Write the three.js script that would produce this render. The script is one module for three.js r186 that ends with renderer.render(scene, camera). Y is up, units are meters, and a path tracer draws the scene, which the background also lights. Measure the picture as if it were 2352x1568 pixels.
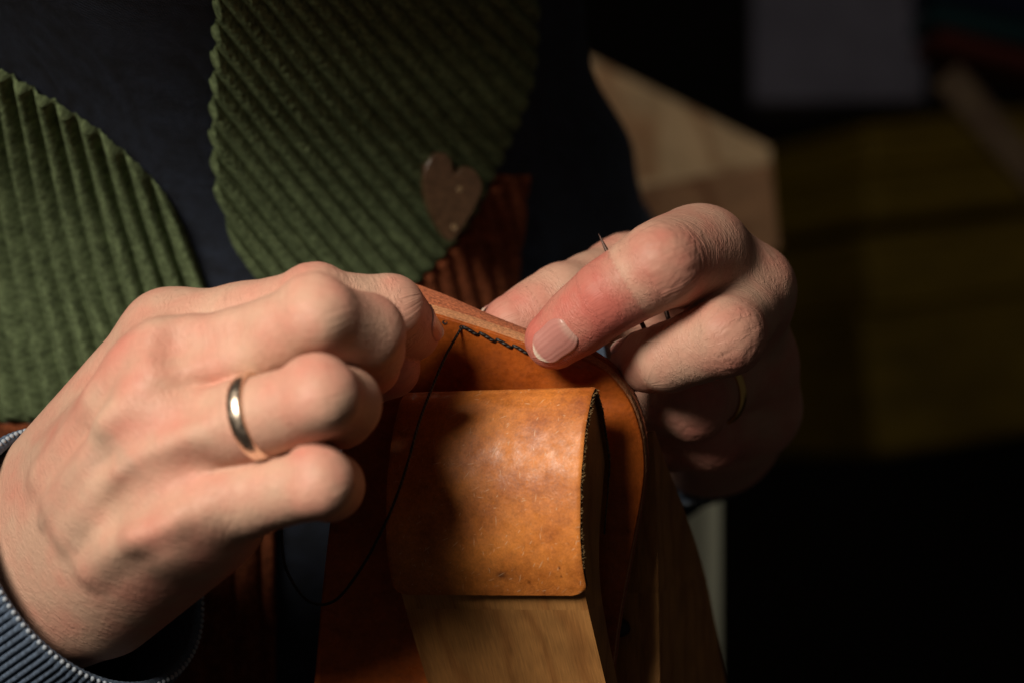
import * as THREE from 'three';
import { mergeGeometries } from 'three/addons/utils/BufferGeometryUtils.js';
import { RoundedBoxGeometry } from 'three/addons/geometries/RoundedBoxGeometry.js';
import { ImprovedNoise } from 'three/addons/math/ImprovedNoise.js';

// ---------------------------------------------------------------- camera, exposure, lamps
const scene = new THREE.Scene();
const ROOM_AMBIENT = new THREE.Color().setRGB(0.021, 0.0172, 0.0142);
scene.background = ROOM_AMBIENT;
const PITCH = THREE.MathUtils.degToRad(-20);               // the camera looks down on the work
const WORK = new THREE.Vector3(0, 1.0, 0);                 // the stitches, 1 m above the floor
const TILT = new THREE.Quaternion().setFromAxisAngle(new THREE.Vector3(1, 0, 0), PITCH);
// work(x, y, z): millimetres along / above / in front of the work, to world metres
const work = (x, y, z) => new THREE.Vector3(x, y, z).multiplyScalar(0.001).applyQuaternion(TILT).add(WORK);
const camera = new THREE.PerspectiveCamera(2 * Math.atan(78.4 / 500) * 180 / Math.PI, 1024 / 682, 0.02, 20);
camera.position.copy(work(0, 0, 500));
camera.lookAt(WORK);
camera.focus = 0.494;
camera.userData.fStop = 7.6;
scene.add(camera);
const renderer = new THREE.WebGLRenderer({ antialias: true });
renderer.setSize(1024, 682);
renderer.toneMapping = THREE.LinearToneMapping;
renderer.toneMappingExposure = 1.0;
renderer.shadowMap.enabled = true;

const LAMP_AT = [-305, 268, 462], LAMP_AIM = [-12, -40, 0], LAMP_POWER = 1.68, LAMP_CONE = 19.5;
const PENDANT_AT = [420, 450, -150], PENDANT_AIM = [105, 10, -450], PENDANT_POWER = 0.19, PENDANT_CONE = 34;
function spot(name, at, aim, power, cone, radius, rgb) {
  const l = new THREE.SpotLight(new THREE.Color().setRGB(...rgb), power, 0, THREE.MathUtils.degToRad(cone), 1, 2);
  l.name = name; l.position.copy(work(...at)); l.target.position.copy(work(...aim)); l.castShadow = true;
  l.shadow.mapSize.set(2048, 2048); l.shadow.radius = radius / 20; l.shadow.bias = -0.0004;
  scene.add(l, l.target);
  return l;
}
spot('desk_lamp_light', LAMP_AT, LAMP_AIM, LAMP_POWER, LAMP_CONE, 118, [1, 0.88, 0.74]);
spot('pendant_lamp_light', PENDANT_AT, PENDANT_AIM, PENDANT_POWER, PENDANT_CONE, 40, [1, 0.9, 0.78]);

// ---------------------------------------------------------------- helpers
const V = (x, y, z) => new THREE.Vector3(x, y, z);
const PX = (px, py, z) => V((px - 1176) * 0.1 * (500 - z) / 500, (784 - py) * 0.1 * (500 - z) / 500, z);
const perlin = new ImprovedNoise();
const ns = (x, y, z = 0.37) => perlin.noise(x + 31.7, y + 17.3, z + 9.1);
const fbm = (x, y, z, o = 4) => { let s = 0, a = 0.5; for (let i = 0; i < o; i++) { s += a * ns(x, y, z); x *= 2.03; y *= 2.03; z *= 2.03; a *= 0.5; } return s; };
let seed = 12345;
const rnd = () => { seed = (seed * 1664525 + 1013904223) >>> 0; return seed / 4294967296; };
const clamp = (x, a = 0, b = 1) => Math.min(b, Math.max(a, x));
const sm = (a, b, x) => { const t = clamp((x - a) / (b - a)); return t * t * (3 - 2 * t); };
const lerp = (a, b, t) => a + (b - a) * t;
// piecewise smooth curve through [x, y] pairs
function curve(pts) {
  const n = pts.length, m = pts.map((p, i) => { const a = pts[Math.max(0, i - 1)], b = pts[Math.min(n - 1, i + 1)]; return (b[1] - a[1]) / (b[0] - a[0]); });
  return (x) => {
    if (x <= pts[0][0]) return pts[0][1] + m[0] * (x - pts[0][0]);
    if (x >= pts[n - 1][0]) return pts[n - 1][1] + m[n - 1] * (x - pts[n - 1][0]);
    let i = 0; while (x > pts[i + 1][0]) i++;
    const h = pts[i + 1][0] - pts[i][0], t = (x - pts[i][0]) / h, t2 = t * t, t3 = t2 * t;
    return (2 * t3 - 3 * t2 + 1) * pts[i][1] + (t3 - 2 * t2 + t) * h * m[i] + (3 * t2 - 2 * t3) * pts[i + 1][1] + (t3 - t2) * h * m[i + 1];
  };
}
// geometry from flat arrays given in millimetres round the work; recentred on base, in metres
function geo(pos, index, uv, col, base, nor) {
  const g = new THREE.BufferGeometry(), p = new Float32Array(pos.length);
  for (let i = 0; i < pos.length; i += 3) { p[i] = (pos[i] - base.x) * 0.001; p[i + 1] = (pos[i + 1] - base.y) * 0.001; p[i + 2] = (pos[i + 2] - base.z) * 0.001; }
  g.setAttribute('position', new THREE.BufferAttribute(p, 3));
  if (uv) g.setAttribute('uv', new THREE.BufferAttribute(Float32Array.from(uv), 2));
  if (col) g.setAttribute('color', new THREE.BufferAttribute(Float32Array.from(col), 3));
  g.setIndex(index.length ? Array.from(index) : null);
  if (nor) g.setAttribute('normal', new THREE.BufferAttribute(Float32Array.from(nor), 3)); else g.computeVertexNormals();
  return g;
}
// f(i, j) -> { p: Vector3, uv: [u, v], c: [r, g, b] } over (nu + 1) x (nv + 1) points
function sheet(nu, nv, f, base, closeU = false) {
  const pos = [], uv = [], col = [], idx = [];
  for (let j = 0; j <= nv; j++) for (let i = 0; i <= nu; i++) {
    const r = f(i / nu, j / nv); pos.push(r.p.x, r.p.y, r.p.z); uv.push(...(r.uv ?? [i / nu, j / nv])); if (r.c) col.push(...r.c);
  }
  for (let j = 0; j < nv; j++) for (let i = 0; i < nu; i++) { const a = j * (nu + 1) + i, b = a + 1, c = a + nu + 1, d = c + 1; idx.push(a, b, d, a, d, c); }
  return geo(pos, idx, uv, col.length ? col : null, base);
}
function tube(pts, r, base, seg = 80, rad = 10, taper = null) {
  const c = new THREE.CatmullRomCurve3(pts, false, 'catmullrom', 0.5), fr = c.computeFrenetFrames(seg), pos = [], idx = [], uv = [];
  for (let i = 0; i <= seg; i++) { const p = c.getPointAt(i / seg), rr = r * (taper ? taper(i / seg) : 1); for (let j = 0; j <= rad; j++) { const a = j / rad * Math.PI * 2, q = p.clone().addScaledVector(fr.normals[i], Math.cos(a) * rr).addScaledVector(fr.binormals[i], Math.sin(a) * rr); pos.push(q.x, q.y, q.z); uv.push(j / rad, i / seg * c.getLength() / (r * 6)); } }
  for (let i = 0; i < seg; i++) for (let j = 0; j < rad; j++) { const a = i * (rad + 1) + j, b = a + 1, d = a + rad + 1, e = d + 1; idx.push(a, d, b, b, d, e); }
  return geo(pos, idx, uv, null, base);
}
const used = {};
const numbered = (n) => { used[n] = (used[n] ?? -1) + 1; return used[n] ? `${n}_${String(used[n]).padStart(3, '0')}` : n; };
function thing(name, label, category, base, group) {
  const o = new THREE.Group(); o.name = numbered(name); o.position.copy(work(base.x, base.y, base.z)); o.quaternion.copy(TILT);
  o.userData = { label, category }; if (group) o.userData.group = group;
  scene.add(o); return o;
}
function part(name, geometry, material, parent, label) {
  const m = new THREE.Mesh(geometry, material); m.name = numbered(name); m.castShadow = m.receiveShadow = true;
  if (label) m.userData.label = label;
  parent.add(m); return m;
}
function texture(w, h, f, srgb = true) {   // f(u, v) -> [r, g, b] 0..1 (sRGB when a colour)
  const d = new Uint8Array(w * h * 4);
  for (let y = 0; y < h; y++) for (let x = 0; x < w; x++) { const c = f((x + 0.5) / w, (y + 0.5) / h), k = (y * w + x) * 4; for (let i = 0; i < 3; i++) d[k + i] = clamp(c[i]) * 255; d[k + 3] = 255; }
  const t = new THREE.DataTexture(d, w, h, THREE.RGBAFormat); t.magFilter = THREE.LinearFilter; t.minFilter = THREE.LinearMipmapLinearFilter; t.generateMipmaps = true;
  t.wrapS = t.wrapT = THREE.RepeatWrapping; if (srgb) t.colorSpace = THREE.SRGBColorSpace; t.needsUpdate = true; return t;
}
const grey = (x) => [x, x, x];
const toS = (x) => x <= 0.0031308 ? 12.92 * x : 1.055 * Math.pow(x, 1 / 2.4) - 0.055;
const lin = (r, g, b, k = 1) => [toS(r * k), toS(g * k), toS(b * k)];   // linear base colour -> texture value
const std = (o) => new THREE.MeshStandardMaterial(o);
const rgb = (r, g, b) => new THREE.Color().setRGB(r, g, b);

// ---------------------------------------------------------------- signed distance field of the body
function cone(a, b, ra, rb, tag = {}) { return { a, ab: b.clone().sub(a), l2: Math.max(1e-6, b.distanceToSquared(a)), ra, dr: rb - ra, ...tag }; }
let hitT = 0;
function dCone(c, x, y, z) {
  const dx = x - c.a.x, dy = y - c.a.y, dz = z - c.a.z;
  let t = (dx * c.ab.x + dy * c.ab.y + dz * c.ab.z) / c.l2; t = t < 0 ? 0 : t > 1 ? 1 : t; hitT = t;
  const ex = dx - c.ab.x * t, ey = dy - c.ab.y * t, ez = dz - c.ab.z * t;
  return Math.sqrt(ex * ex + ey * ey + ez * ez) - c.ra - c.dr * t;
}
const smin = (a, b, k) => { const h = k - Math.abs(a - b); return h > 0 ? Math.min(a, b) - h * h * 0.25 / k : Math.min(a, b); };
// a finger: joints [px, py, z, r]; waists between the joints
function finger(joints, dorsal, opt = {}) {
  const P = joints.map((j) => PX(j[0], j[1], j[2])), bones = [];
  for (let i = 0; i + 1 < P.length; i++) {
    const last = i + 2 === P.length, w = (opt.waist ?? [0.97, 0.94, 1.0])[i] ?? 1, m = P[i].clone().lerp(P[i + 1], 0.5), rm = 0.5 * (joints[i][3] + joints[i + 1][3]) * w;
    // soft underside of each phalanx: the mid point sinks a little to the palm side
    m.addScaledVector(dorsal, last ? -0.4 : -(opt.sag ?? 0.7));
    bones.push(cone(P[i], m, joints[i][3], rm, { bone: i, t0: 0 }), cone(m, P[i + 1], rm, joints[i + 1][3], { bone: i, t0: 0.5 }));
  }
  const ax1 = P[2].clone().sub(P[0]).normalize(), sd = V(0, 0, 0).crossVectors(ax1, dorsal).normalize(), q = opt.condyle ?? 0.5;   // the two heads of the middle joint
  const bumps = [-1, 1].map((w) => { const c = P[1].clone().addScaledVector(dorsal, joints[1][3] * 0.38).addScaledVector(sd, w * joints[1][3] * q); return { ...cone(c.clone().addScaledVector(ax1, -1.2), c.clone().addScaledVector(ax1, 0.8), joints[1][3] * 0.46, joints[1][3] * 0.44), k: 3.5 }; });
  if (q) opt.bumps = [...(opt.bumps ?? []), ...bumps];
  return { P, r: joints.map((j) => j[3]), dorsal, bones, k: opt.k ?? 2.2, bumps: opt.bumps ?? [] };
}
function fieldOf(hand) {
  return (x, y, z) => {
    let dp = 1e9;
    for (const c of hand.palm) dp = smin(dp, dCone(c, x, y, z), hand.kPalm);
    let d = dp;
    for (const f of hand.fingers) {
      let df = 1e9;
      for (const c of f.bones) df = smin(df, dCone(c, x, y, z), f.k);
      for (const b of f.bumps) df = smin(df, dCone(b, x, y, z), b.k ?? 3);
      d = smin(d, smin(dp, df, hand.kWeb), 0.9);
    }
    for (const c of hand.ridges ?? []) d = smin(d, dCone(c, x, y, z), c.k ?? 4);
    for (const c of hand.dents ?? []) { const q = -dCone(c, x, y, z); d = -smin(-d, -q, c.k ?? 4); }
    return d;
  };
}
const R = (px, py, z) => PX(px, py, z);
const gradTmp = V(0, 0, 0);
function grad(f, x, y, z, e = 0.25) { return gradTmp.set(f(x + e, y, z) - f(x - e, y, z), f(x, y + e, z) - f(x, y - e, z), f(x, y, z + e) - f(x, y, z - e)).normalize(); }


// image-left hand: the person's right hand, pulling the thread
const LD = { i: V(-0.25, 0.75, 0.6).normalize(), m: V(-0.3, 0.6, 0.75).normalize(), r: V(-0.3, 0.5, 0.8).normalize(), p: V(-0.3, 0.35, 0.88).normalize() };
const handA = (() => {
  const fi = finger([[392, 782, 14, 10.4], [728, 704, 26, 8.5], [893, 715, 19, 7.9], [946, 765, 10.5, 6.3]], LD.i, { waist: [0.99, 0.95, 1.0] });
  const fm = finger([[362, 880, 34, 10.4], [730, 730, 50, 8.3], [838, 765, 39, 8.2], [848, 838, 25, 6.9]], LD.m, { waist: [0.98, 0.95, 1.0] });
  const fr = finger([[375, 1020, 45, 10.0], [735, 913, 59, 7.9], [788, 928, 47, 7.7], [770, 960, 32, 6.8]], LD.r, { waist: [0.98, 0.95, 1.0] });
  const fp = finger([[402, 1178, 46, 9.8], [735, 1109, 58, 6.9], [757, 1117, 48, 6.9], [725, 1110, 32, 6.6]], LD.p, { waist: [0.9, 0.95, 1.0] });
  const th = finger([[160, 1150, -16, 12], [480, 950, -8, 10], [740, 880, 2, 8.6], [895, 845, 10, 6.9]], V(0.2, -0.4, -0.8).normalize());
  const W = [[10, 1225, -8, 12], [45, 1265, -2, 13], [85, 1320, 4, 13], [130, 1385, 4, 13]], K = [fi, fm, fr, fp], palm = [];
  K.forEach((f, i) => palm.push(cone(f.P[0], R(...W[i].slice(0, 3)), f.r[0], W[i][3])));
  for (let i = 0; i < 3; i++) palm.push(cone(K[i].P[0], K[i + 1].P[0], K[i].r[0] - 1.8, K[i + 1].r[0] - 1.8), cone(R(...W[i].slice(0, 3)), R(...W[i + 1].slice(0, 3)), 12, 12));
  // heel of the hand, below the little finger, and thumb side
  palm.push(cone(R(430, 1200, 40, 0), R(185, 1370, 6), 11.5, 13.5), cone(R(520, 1190, 42), R(250, 1390, 14), 8, 10), cone(R(400, 1110, 20), R(120, 1330, -8), 12, 12));
  palm.push(cone(th.P[0], R(330, 900, 6), 11, 9));
  // forearm into the sleeve
  palm.push(cone(R(110, 1300, -4), V(-140, -72, -30), 19, 21));
  const bare = fieldOf({ palm, fingers: [...K, th], kPalm: 6.5, kWeb: 4.6 });
  const onSkin = (px, py, sink) => { let z = 95, p; for (let i = 0; i < 60; i++) { p = PX(px, py, z); const d = bare(p.x, p.y, p.z); if (d < 0.05) break; z -= d * 0.9; } const g = grad(bare, p.x, p.y, p.z, 0.5); return p.clone().addScaledVector(g, -sink); };
  const line = (pts, r, sink, k) => pts.slice(1).map((q, i) => ({ ...cone(onSkin(...pts[i], sink), onSkin(...q, sink), r, r), k }));
  const ridges = [   // knuckle crests and extensor tendons
    ...line([[372, 752], [425, 742]], 4.6, 3.9, 6), ...line([[335, 866], [372, 838], [430, 822]], 3.6, 2.7, 5), ...line([[366, 1004], [430, 985]], 4.0, 3.2, 6), ...line([[405, 1160], [450, 1145]], 4, 3.3, 6),
    ...line([[345, 862], [240, 985], [120, 1160]], 2.6, 2.0, 6), ...line([[360, 1008], [260, 1090], [150, 1230]], 2.4, 1.8, 5), ...line([[352, 768], [215, 925], [90, 1090]], 2.2, 1.75, 6), ...line([[400, 1165], [300, 1220], [200, 1310]], 2.2, 1.7, 5),
  ];
  const veins = [...line([[232, 895], [226, 916], [217, 966], [240, 1018], [196, 1072], [150, 1120], [97, 1200]], 0.95, 0.7, 1.9), ...line([[240, 1018], [290, 1085], [330, 1130]], 0.8, 0.68, 2), ...line([[196, 1072], [210, 1160], [180, 1250]], 0.8, 0.68, 2)];
  const dents = [...line([[520, 770], [420, 800]], 3.4, -2.8, 6), ...line([[430, 935], [330, 985], [240, 1040]], 3.6, -3.1, 7), ...line([[400, 1092], [330, 1125], [260, 1170]], 3.8, -3.6, 7)];
  return { palm, fingers: [...K, th], ridges: [...ridges, ...veins], veins, dents, kPalm: 6.5, kWeb: 4.6, dorsal: V(-0.45, 0.3, 0.84).normalize() };
})();

// image-right hand: the person's left hand, holding the edge and the needles
const C2 = (cx, cy, z, r) => [1010.6 + 0.4687 * cx, 413.4 + 0.4687 * cy, z, r];
const RD = { i: V(0.05, 0.18, 1).normalize(), m: V(0.55, -0.1, 0.8).normalize(), r: V(0.4, -0.4, 0.8).normalize(), p: V(0.4, -0.5, 0.75).normalize(), t: V(-0.35, 0.75, -0.55).normalize() };
const handB = (() => {
  const fi = finger([C2(1252, 388, -4, 10), C2(1075, 418, 15.5, 8.8), C2(812, 580, 13.5, 7.5), C2(560, 782, 8.5, 6.7)], RD.i, { waist: [1.03, 0.97, 0.98], sag: 0.3, k: 4, condyle: 0 });
  const fm = finger([C2(1500, 570, -19, 9.8), C2(1405, 768, 12, 8.5), C2(1120, 868, 4, 7.6), C2(968, 900, -9.5, 6.5)], RD.m, { waist: [0.97, 0.98, 1], sag: 0.2, condyle: 0 });
  const fr = finger([C2(1530, 905, -42, 9.8), C2(1225, 1075, -23, 9.1), C2(1080, 1090, -33, 8), C2(1000, 1080, -40, 7)], RD.r, { waist: [0.96, 0.96, 1] });
  const fp = finger([C2(1560, 1125, -50, 9.6), C2(1300, 1235, -37, 8.6), C2(1150, 1270, -44, 7.8), C2(1060, 1250, -50, 7)], RD.p, { waist: [0.98, 0.97, 1] });
  const th = finger([C2(1230, 520, -66, 11), C2(890, 480, -36, 10), C2(600, 590, -18, 8.6), C2(365, 712, -14, 7.6)], RD.t, { waist: [0.9, 0.9, 1.02], sag: -0.3 });
  const K = [fi, fm, fr, fp], W = [[1590, 800, -92, 14], [1630, 860, -96, 14], [1640, 920, -96, 14], [1630, 975, -94, 14]], palm = [];
  K.forEach((f, i) => palm.push(cone(f.P[0], R(...W[i].slice(0, 3)), f.r[0], W[i][3])));
  for (let i = 0; i < 3; i++) palm.push(cone(K[i].P[0], K[i + 1].P[0], K[i].r[0] - 2.2, K[i + 1].r[0] - 2.2), cone(R(...W[i].slice(0, 3)), R(...W[i + 1].slice(0, 3)), 13, 13));
  palm.push(cone(th.P[0], R(1600, 820, -88), 12, 14), cone(th.P[0], fi.P[0], 9, 8.5), cone(R(1440, 720, -36), R(1600, 820, -72), 9, 13), cone(R(1530, 700, -40), R(1640, 860, -66), 9, 12), cone(R(1480, 860, -46), R(1640, 900, -70), 9, 12));
  palm.push(cone(R(1690, 985, -56), R(1640, 990, -92), 10, 14), cone(R(1600, 1000, -58), R(1640, 990, -92), 9, 14));
  palm.push(cone(R(1620, 950, -96), R(1560, 900, -170), 20, 24));
  const ridges = [
    { ...cone(R(1612, 565, 0), R(1545, 590, 9), 6.0, 6.2), k: 8 }, { ...cone(R(1748, 650, -12), R(1722, 690, -8), 5.0, 5.0), k: 7 }, { ...cone(R(1640, 570, -8), R(1730, 650, -14), 6, 6), k: 8 },
    { ...cone(R(1735, 850, -36), R(1705, 860, -30), 5, 5), k: 5 }, 
  ];
  return { palm, fingers: [...K, th], ridges, kPalm: 7, kWeb: 4.5, dorsal: V(0.7, 0.4, 0.6).normalize() };
})();
const fA = fieldOf(handA), fB = fieldOf(handB);
// arms and trunk, inside the clothes
const arms = [
  cone(V(-140, -72, -30), V(-215, -120, -110), 21, 27), cone(V(-215, -120, -110), V(-235, -150, -150), 27, 30), cone(V(-235, -150, -150), V(-150, 60, -230), 32, 42), cone(V(-150, 60, -230), V(-40, 70, -240), 40, 36),
  cone(V(-40, 70, -240), V(0, 30, -250), 36, 26), cone(V(0, 30, -250), V(50, -15, -230), 26, 24), cone(V(50, -15, -230), R(1560, 900, -170), 24, 22), cone(V(-40, 70, -240), V(-60, -110, -230), 36, 45),
];
const fArms = (x, y, z) => { let d = 1e9; for (const c of arms) d = smin(d, dCone(c, x, y, z), 12); return d; };
function body(x, y, z) { return smin(smin(fA(x, y, z), fB(x, y, z), 0.5), fArms(x, y, z), 10); }
function axis(lo, fine0, fine1, hi, h) {   // fine steps where the hands are, growing steps elsewhere
  const a = [], b = []; let s = h, x = fine0; while (x > lo) { s = Math.min(9, s * 1.25); x -= s; a.unshift(x); }
  for (x = fine0; x < fine1; x += h) b.push(x);
  s = h; x = b[b.length - 1]; while (x < hi) { s = Math.min(9, s * 1.25); x += s; b.push(x); }
  return [...a, ...b];
}
function surfaceNets(f, X, Y, Z) {
  const nx = X.length, ny = Y.length, nz = Z.length, D = new Float32Array(nx * ny * nz).fill(1e3), B = 8, id = (i, j, k) => (k * ny + j) * nx + i;
  const act = [];
  for (let k = 0; k < nz - 1; k += B) for (let j = 0; j < ny - 1; j += B) for (let i = 0; i < nx - 1; i += B) {
    const i1 = Math.min(i + B, nx - 1), j1 = Math.min(j + B, ny - 1), k1 = Math.min(k + B, nz - 1);
    const hx = (X[i1] - X[i]) / 2, hy = (Y[j1] - Y[j]) / 2, hz = (Z[k1] - Z[k]) / 2, d = f(X[i] + hx, Y[j] + hy, Z[k] + hz), rad = Math.hypot(hx, hy, hz);
    if (Math.abs(d) > rad * 1.15 + 2) { if (d < 0) for (let c = k; c <= k1; c++) for (let b = j; b <= j1; b++) for (let a = i; a <= i1; a++) { const q = id(a, b, c); if (D[q] === 1000) D[q] = -1e3; } continue; }
    act.push([i, j, k, i1, j1, k1]);
  }
  for (const [i, j, k, i1, j1, k1] of act) for (let c = k; c <= k1; c++) for (let b = j; b <= j1; b++) for (let a = i; a <= i1; a++) { const q = id(a, b, c); if (Math.abs(D[q]) === 1000) D[q] = f(X[a], Y[b], Z[c]); }
  const vid = new Map(), pos = [], idx = [];
  const E = [[0, 1], [2, 3], [4, 5], [6, 7], [0, 2], [1, 3], [4, 6], [5, 7], [0, 4], [1, 5], [2, 6], [3, 7]];
  const seen = new Set();
  for (const [i0, j0, k0, i1, j1, k1] of act) for (let k = k0; k < k1; k++) for (let j = j0; j < j1; j++) for (let i = i0; i < i1; i++) {
    const q = id(i, j, k); if (vid.has(q)) continue;
    const c = [D[q], D[q + 1], D[q + nx], D[q + nx + 1], D[q + nx * ny], D[q + nx * ny + 1], D[q + nx * ny + nx], D[q + nx * ny + nx + 1]];
    let m = 0; for (let s = 0; s < 8; s++) if (c[s] < 0) m++;
    if (m === 0 || m === 8) continue;
    let x = 0, y = 0, z = 0, n = 0;
    for (const [a, b] of E) if ((c[a] < 0) !== (c[b] < 0)) { const t = c[a] / (c[a] - c[b]), l = (bit) => lerp((a >> bit) & 1, (b >> bit) & 1, t); x += l(0); y += l(1); z += l(2); n++; }
    x /= n; y /= n; z /= n;
    vid.set(q, pos.length / 3); pos.push(lerp(X[i], X[i + 1], x), lerp(Y[j], Y[j + 1], y), lerp(Z[k], Z[k + 1], z));
  }
  for (const q of vid.keys()) {
    const steps = [[1, nx, nx * ny], [nx, nx * ny, 1], [nx * ny, 1, nx]];
    for (const [d, u, v] of steps) {
      const s0 = D[q] < 0, s1 = D[q + d] < 0; if (s0 === s1) continue;
      const a = vid.get(q), b = vid.get(q - u), c = vid.get(q - u - v), e = vid.get(q - v);
      if (b === undefined || c === undefined || e === undefined) continue;
      if (s0) idx.push(a, b, c, a, c, e); else idx.push(a, c, b, a, e, c);
    }
  }
  return { pos, idx };
}

// ---------------------------------------------------------------- the person
const HEAD_BASE = V(-60, -200, -150);
const person = thing('person', 'person in a navy denim top with green corduroy patches sewing leather by hand', 'person', HEAD_BASE);
const net = surfaceNets(body, axis(-275, -128, 66, 120, 0.62), axis(-185, -84, 36, 130, 0.62), axis(-320, -74, 66, 75, 0.62));
const SKIN = [0.575, 0.330, 0.243];
const skinGeo = (() => {
  const { pos, idx } = net, n = pos.length / 3, uvs = new Float32Array(n * 2), col = new Float32Array(n * 3);
  const allF = [...handA.fingers.map((f, i) => ({ ...f, hand: 0, i })), ...handB.fingers.map((f, i) => ({ ...f, hand: 1, i }))];
  for (let v = 0; v < n; v++) {
    let x = pos[v * 3], y = pos[v * 3 + 1], z = pos[v * 3 + 2];
    const far = z < -80 || x < -135 || y < -90;
    const onB = fB(x, y, z) < fA(x, y, z), F = far ? body : (onB ? (a, b, c) => smin(fB(a, b, c), fArms(a, b, c), 10) : (a, b, c) => smin(fA(a, b, c), fArms(a, b, c), 10));
    for (let it = 0; it < 2; it++) { const d = F(x, y, z), g = grad(F, x, y, z); x -= g.x * d; y -= g.y * d; z -= g.z * d; }
    const g = grad(F, x, y, z, 0.35).clone();
    // nearest bone
    let best = 1e9, bf = null, bone = 0, t = 0;
    for (const f of allF) { if ((f.hand === 1) !== onB) continue; for (const c of f.bones) { const d = dCone(c, x, y, z); if (d < best) { best = d; bf = f; bone = c.bone; t = c.t0 + hitT * 0.5; } } }
    let red = 0, pale = 0, disp = 0; const H = onB ? handB : handA, mx = H.fingers[1].P[0].clone().sub(R(...(onB ? [1630, 860, -96] : [45, 1265, -2]))).normalize(), my = V(0, 0, 0).crossVectors(H.dorsal, mx).normalize();
    uvs[v * 2] = x * mx.x + y * mx.y + z * mx.z; uvs[v * 2 + 1] = x * my.x + y * my.y + z * my.z;
    if (bf && best < 3) {
      const up = g.dot(bf.dorsal), L = [0, 1, 2].map((b) => bf.P[b].distanceTo(bf.P[b + 1])), s = bone + t, dors = sm(0.1, 0.7, up);
      const arc = (j) => (s < j ? (j - s) * L[Math.max(0, j - 1)] : (s - j) * L[Math.min(2, j)]);   // mm from joint j
      if (best < 1.2 && s > 0.35) { const sd = V(0, 0, 0).crossVectors(bf.dorsal, bf.P[bone + 1].clone().sub(bf.P[bone]).normalize()), cb = bf.P[bone].clone().lerp(bf.P[bone + 1], t); uvs[v * 2] = (bone > 0 ? L[0] : 0) + (bone > 1 ? L[1] : 0) + t * L[bone]; uvs[v * 2 + 1] = 40 * bf.i + Math.atan2(g.dot(sd), up) * 8; }
      const ph = fbm(x * 0.25, y * 0.25, z * 0.25, 3) * 3;
      for (const [j, w, amp] of [[1, 5.5, bf.hand ? 0.14 : 0.07], [2, 3.6, bf.hand ? 0.09 : 0.05]]) {
        const a = arc(j), env = Math.exp(-a * a / (w * w)) * dors;
        red += env * (j === 1 ? 0.55 : 0.35) * (bf.hand ? 1 : 0.7);
        const sd = (s - j) * (s < j ? L[Math.max(0, j - 1)] : L[Math.min(2, j)]);
        const wr = Math.pow(Math.abs(Math.sin(sd * 1.25 + ph)), 0.5);
        disp -= env * amp * (1 - wr) * 1.6;
        // flexion creases on the inner side
        disp -= Math.exp(-a * a / 0.5) * sm(-0.1, -0.7, up) * 0.3;
      }
      red += 0.5 * sm(2.35, 3.0, s);
      if (bf.hand === 1 && bf.i === 0) { const q = sm(1.45, 1.62, s) ; red += 0.75 * q * (1 - 0.4 * sm(2.5, 2.9, s)); pale += Math.exp(-Math.pow((s - 1.42) / 0.09, 2)) * 0.6; disp -= Math.exp(-Math.pow((s - 1.55) / 0.03, 2)) * 0.12; }
      if (bf.hand === 1 && bf.i === 4) red += 0.4 * sm(2.0, 2.5, s);
      if (bf.hand === 0 && bf.i === 4) red += 0.2;
    }
    // knuckles of the back of the hand
    for (const h of [handA, handB]) for (let i = 0; i < 4; i++) { const f = h.fingers[i], dx = x - f.P[0].x - h.dorsal.x * 9, dy = y - f.P[0].y - h.dorsal.y * 9, dz = z - f.P[0].z - h.dorsal.z * 9; red += 0.42 * Math.exp(-(dx * dx + dy * dy + dz * dz) / 60); }
    // veins on the back of the image-left hand
    let vein = 0; if (!onB) for (const c of handA.veins) vein = Math.max(vein, Math.exp(-Math.pow(Math.max(0, dCone(c, x, y, z) - 0.1) / 1.3, 2)));
    const mott = fbm(x * 0.11, y * 0.11, z * 0.11 + 5, 4), fine = ns(x * 0.9, y * 0.9, z * 0.9), pore = ns(x * 2.1, y * 2.1, z * 2.1);
    red += mott * 1.05 + 0.75 * fbm(x * 0.035, y * 0.035, z * 0.035 + 2, 2); red = clamp(red, -0.3, 1.3);
    disp += 0.022 * ns(x * 1.3, y * 1.3, z * 1.3) + 0.018 * pore + 0.05 * fbm(x * 0.35, y * 0.35, z * 0.35, 2);
    if (!far) { x += g.x * disp; y += g.y * disp; z += g.z * disp; }
    pos[v * 3] = x; pos[v * 3 + 1] = y; pos[v * 3 + 2] = z;
    const k = (1 + 0.13 * mott + 0.05 * fine + 0.03 * pore) * (1 + 0.1 * pale);
    const c = [SKIN[0] * k * (1 - 0.07 * red), SKIN[1] * k * (1 - 0.42 * red), SKIN[2] * k * (1 - 0.40 * red)];
    col[v * 3] = lerp(c[0], 0.36, vein * 0.32); col[v * 3 + 1] = lerp(c[1], 0.29, vein * 0.32); col[v * 3 + 2] = lerp(c[2], 0.22, vein * 0.32);
  }
  const g0 = geo(pos, idx, null, null, HEAD_BASE), N = Array.from(g0.attributes.normal.array), P = Array.from(pos), C = Array.from(col), U = Array.from(uvs), I = [];
  for (let i = 0; i < idx.length; i += 3) {                        // give every chart of the skin lines its own edge
    const t = [idx[i], idx[i + 1], idx[i + 2]]; let jump = 0;
    for (let k = 0; k < 3; k++) { const a = t[k], b = t[(k + 1) % 3]; jump = Math.max(jump, Math.hypot(U[a * 2] - U[b * 2], U[a * 2 + 1] - U[b * 2 + 1])); }
    if (jump < 2.2) { I.push(...t); continue; }
    const a = t[0], e1 = V(P[t[1] * 3] - P[a * 3], P[t[1] * 3 + 1] - P[a * 3 + 1], P[t[1] * 3 + 2] - P[a * 3 + 2]).normalize(), nn = V(N[a * 3], N[a * 3 + 1], N[a * 3 + 2]), e2 = V(0, 0, 0).crossVectors(nn, e1);
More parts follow.
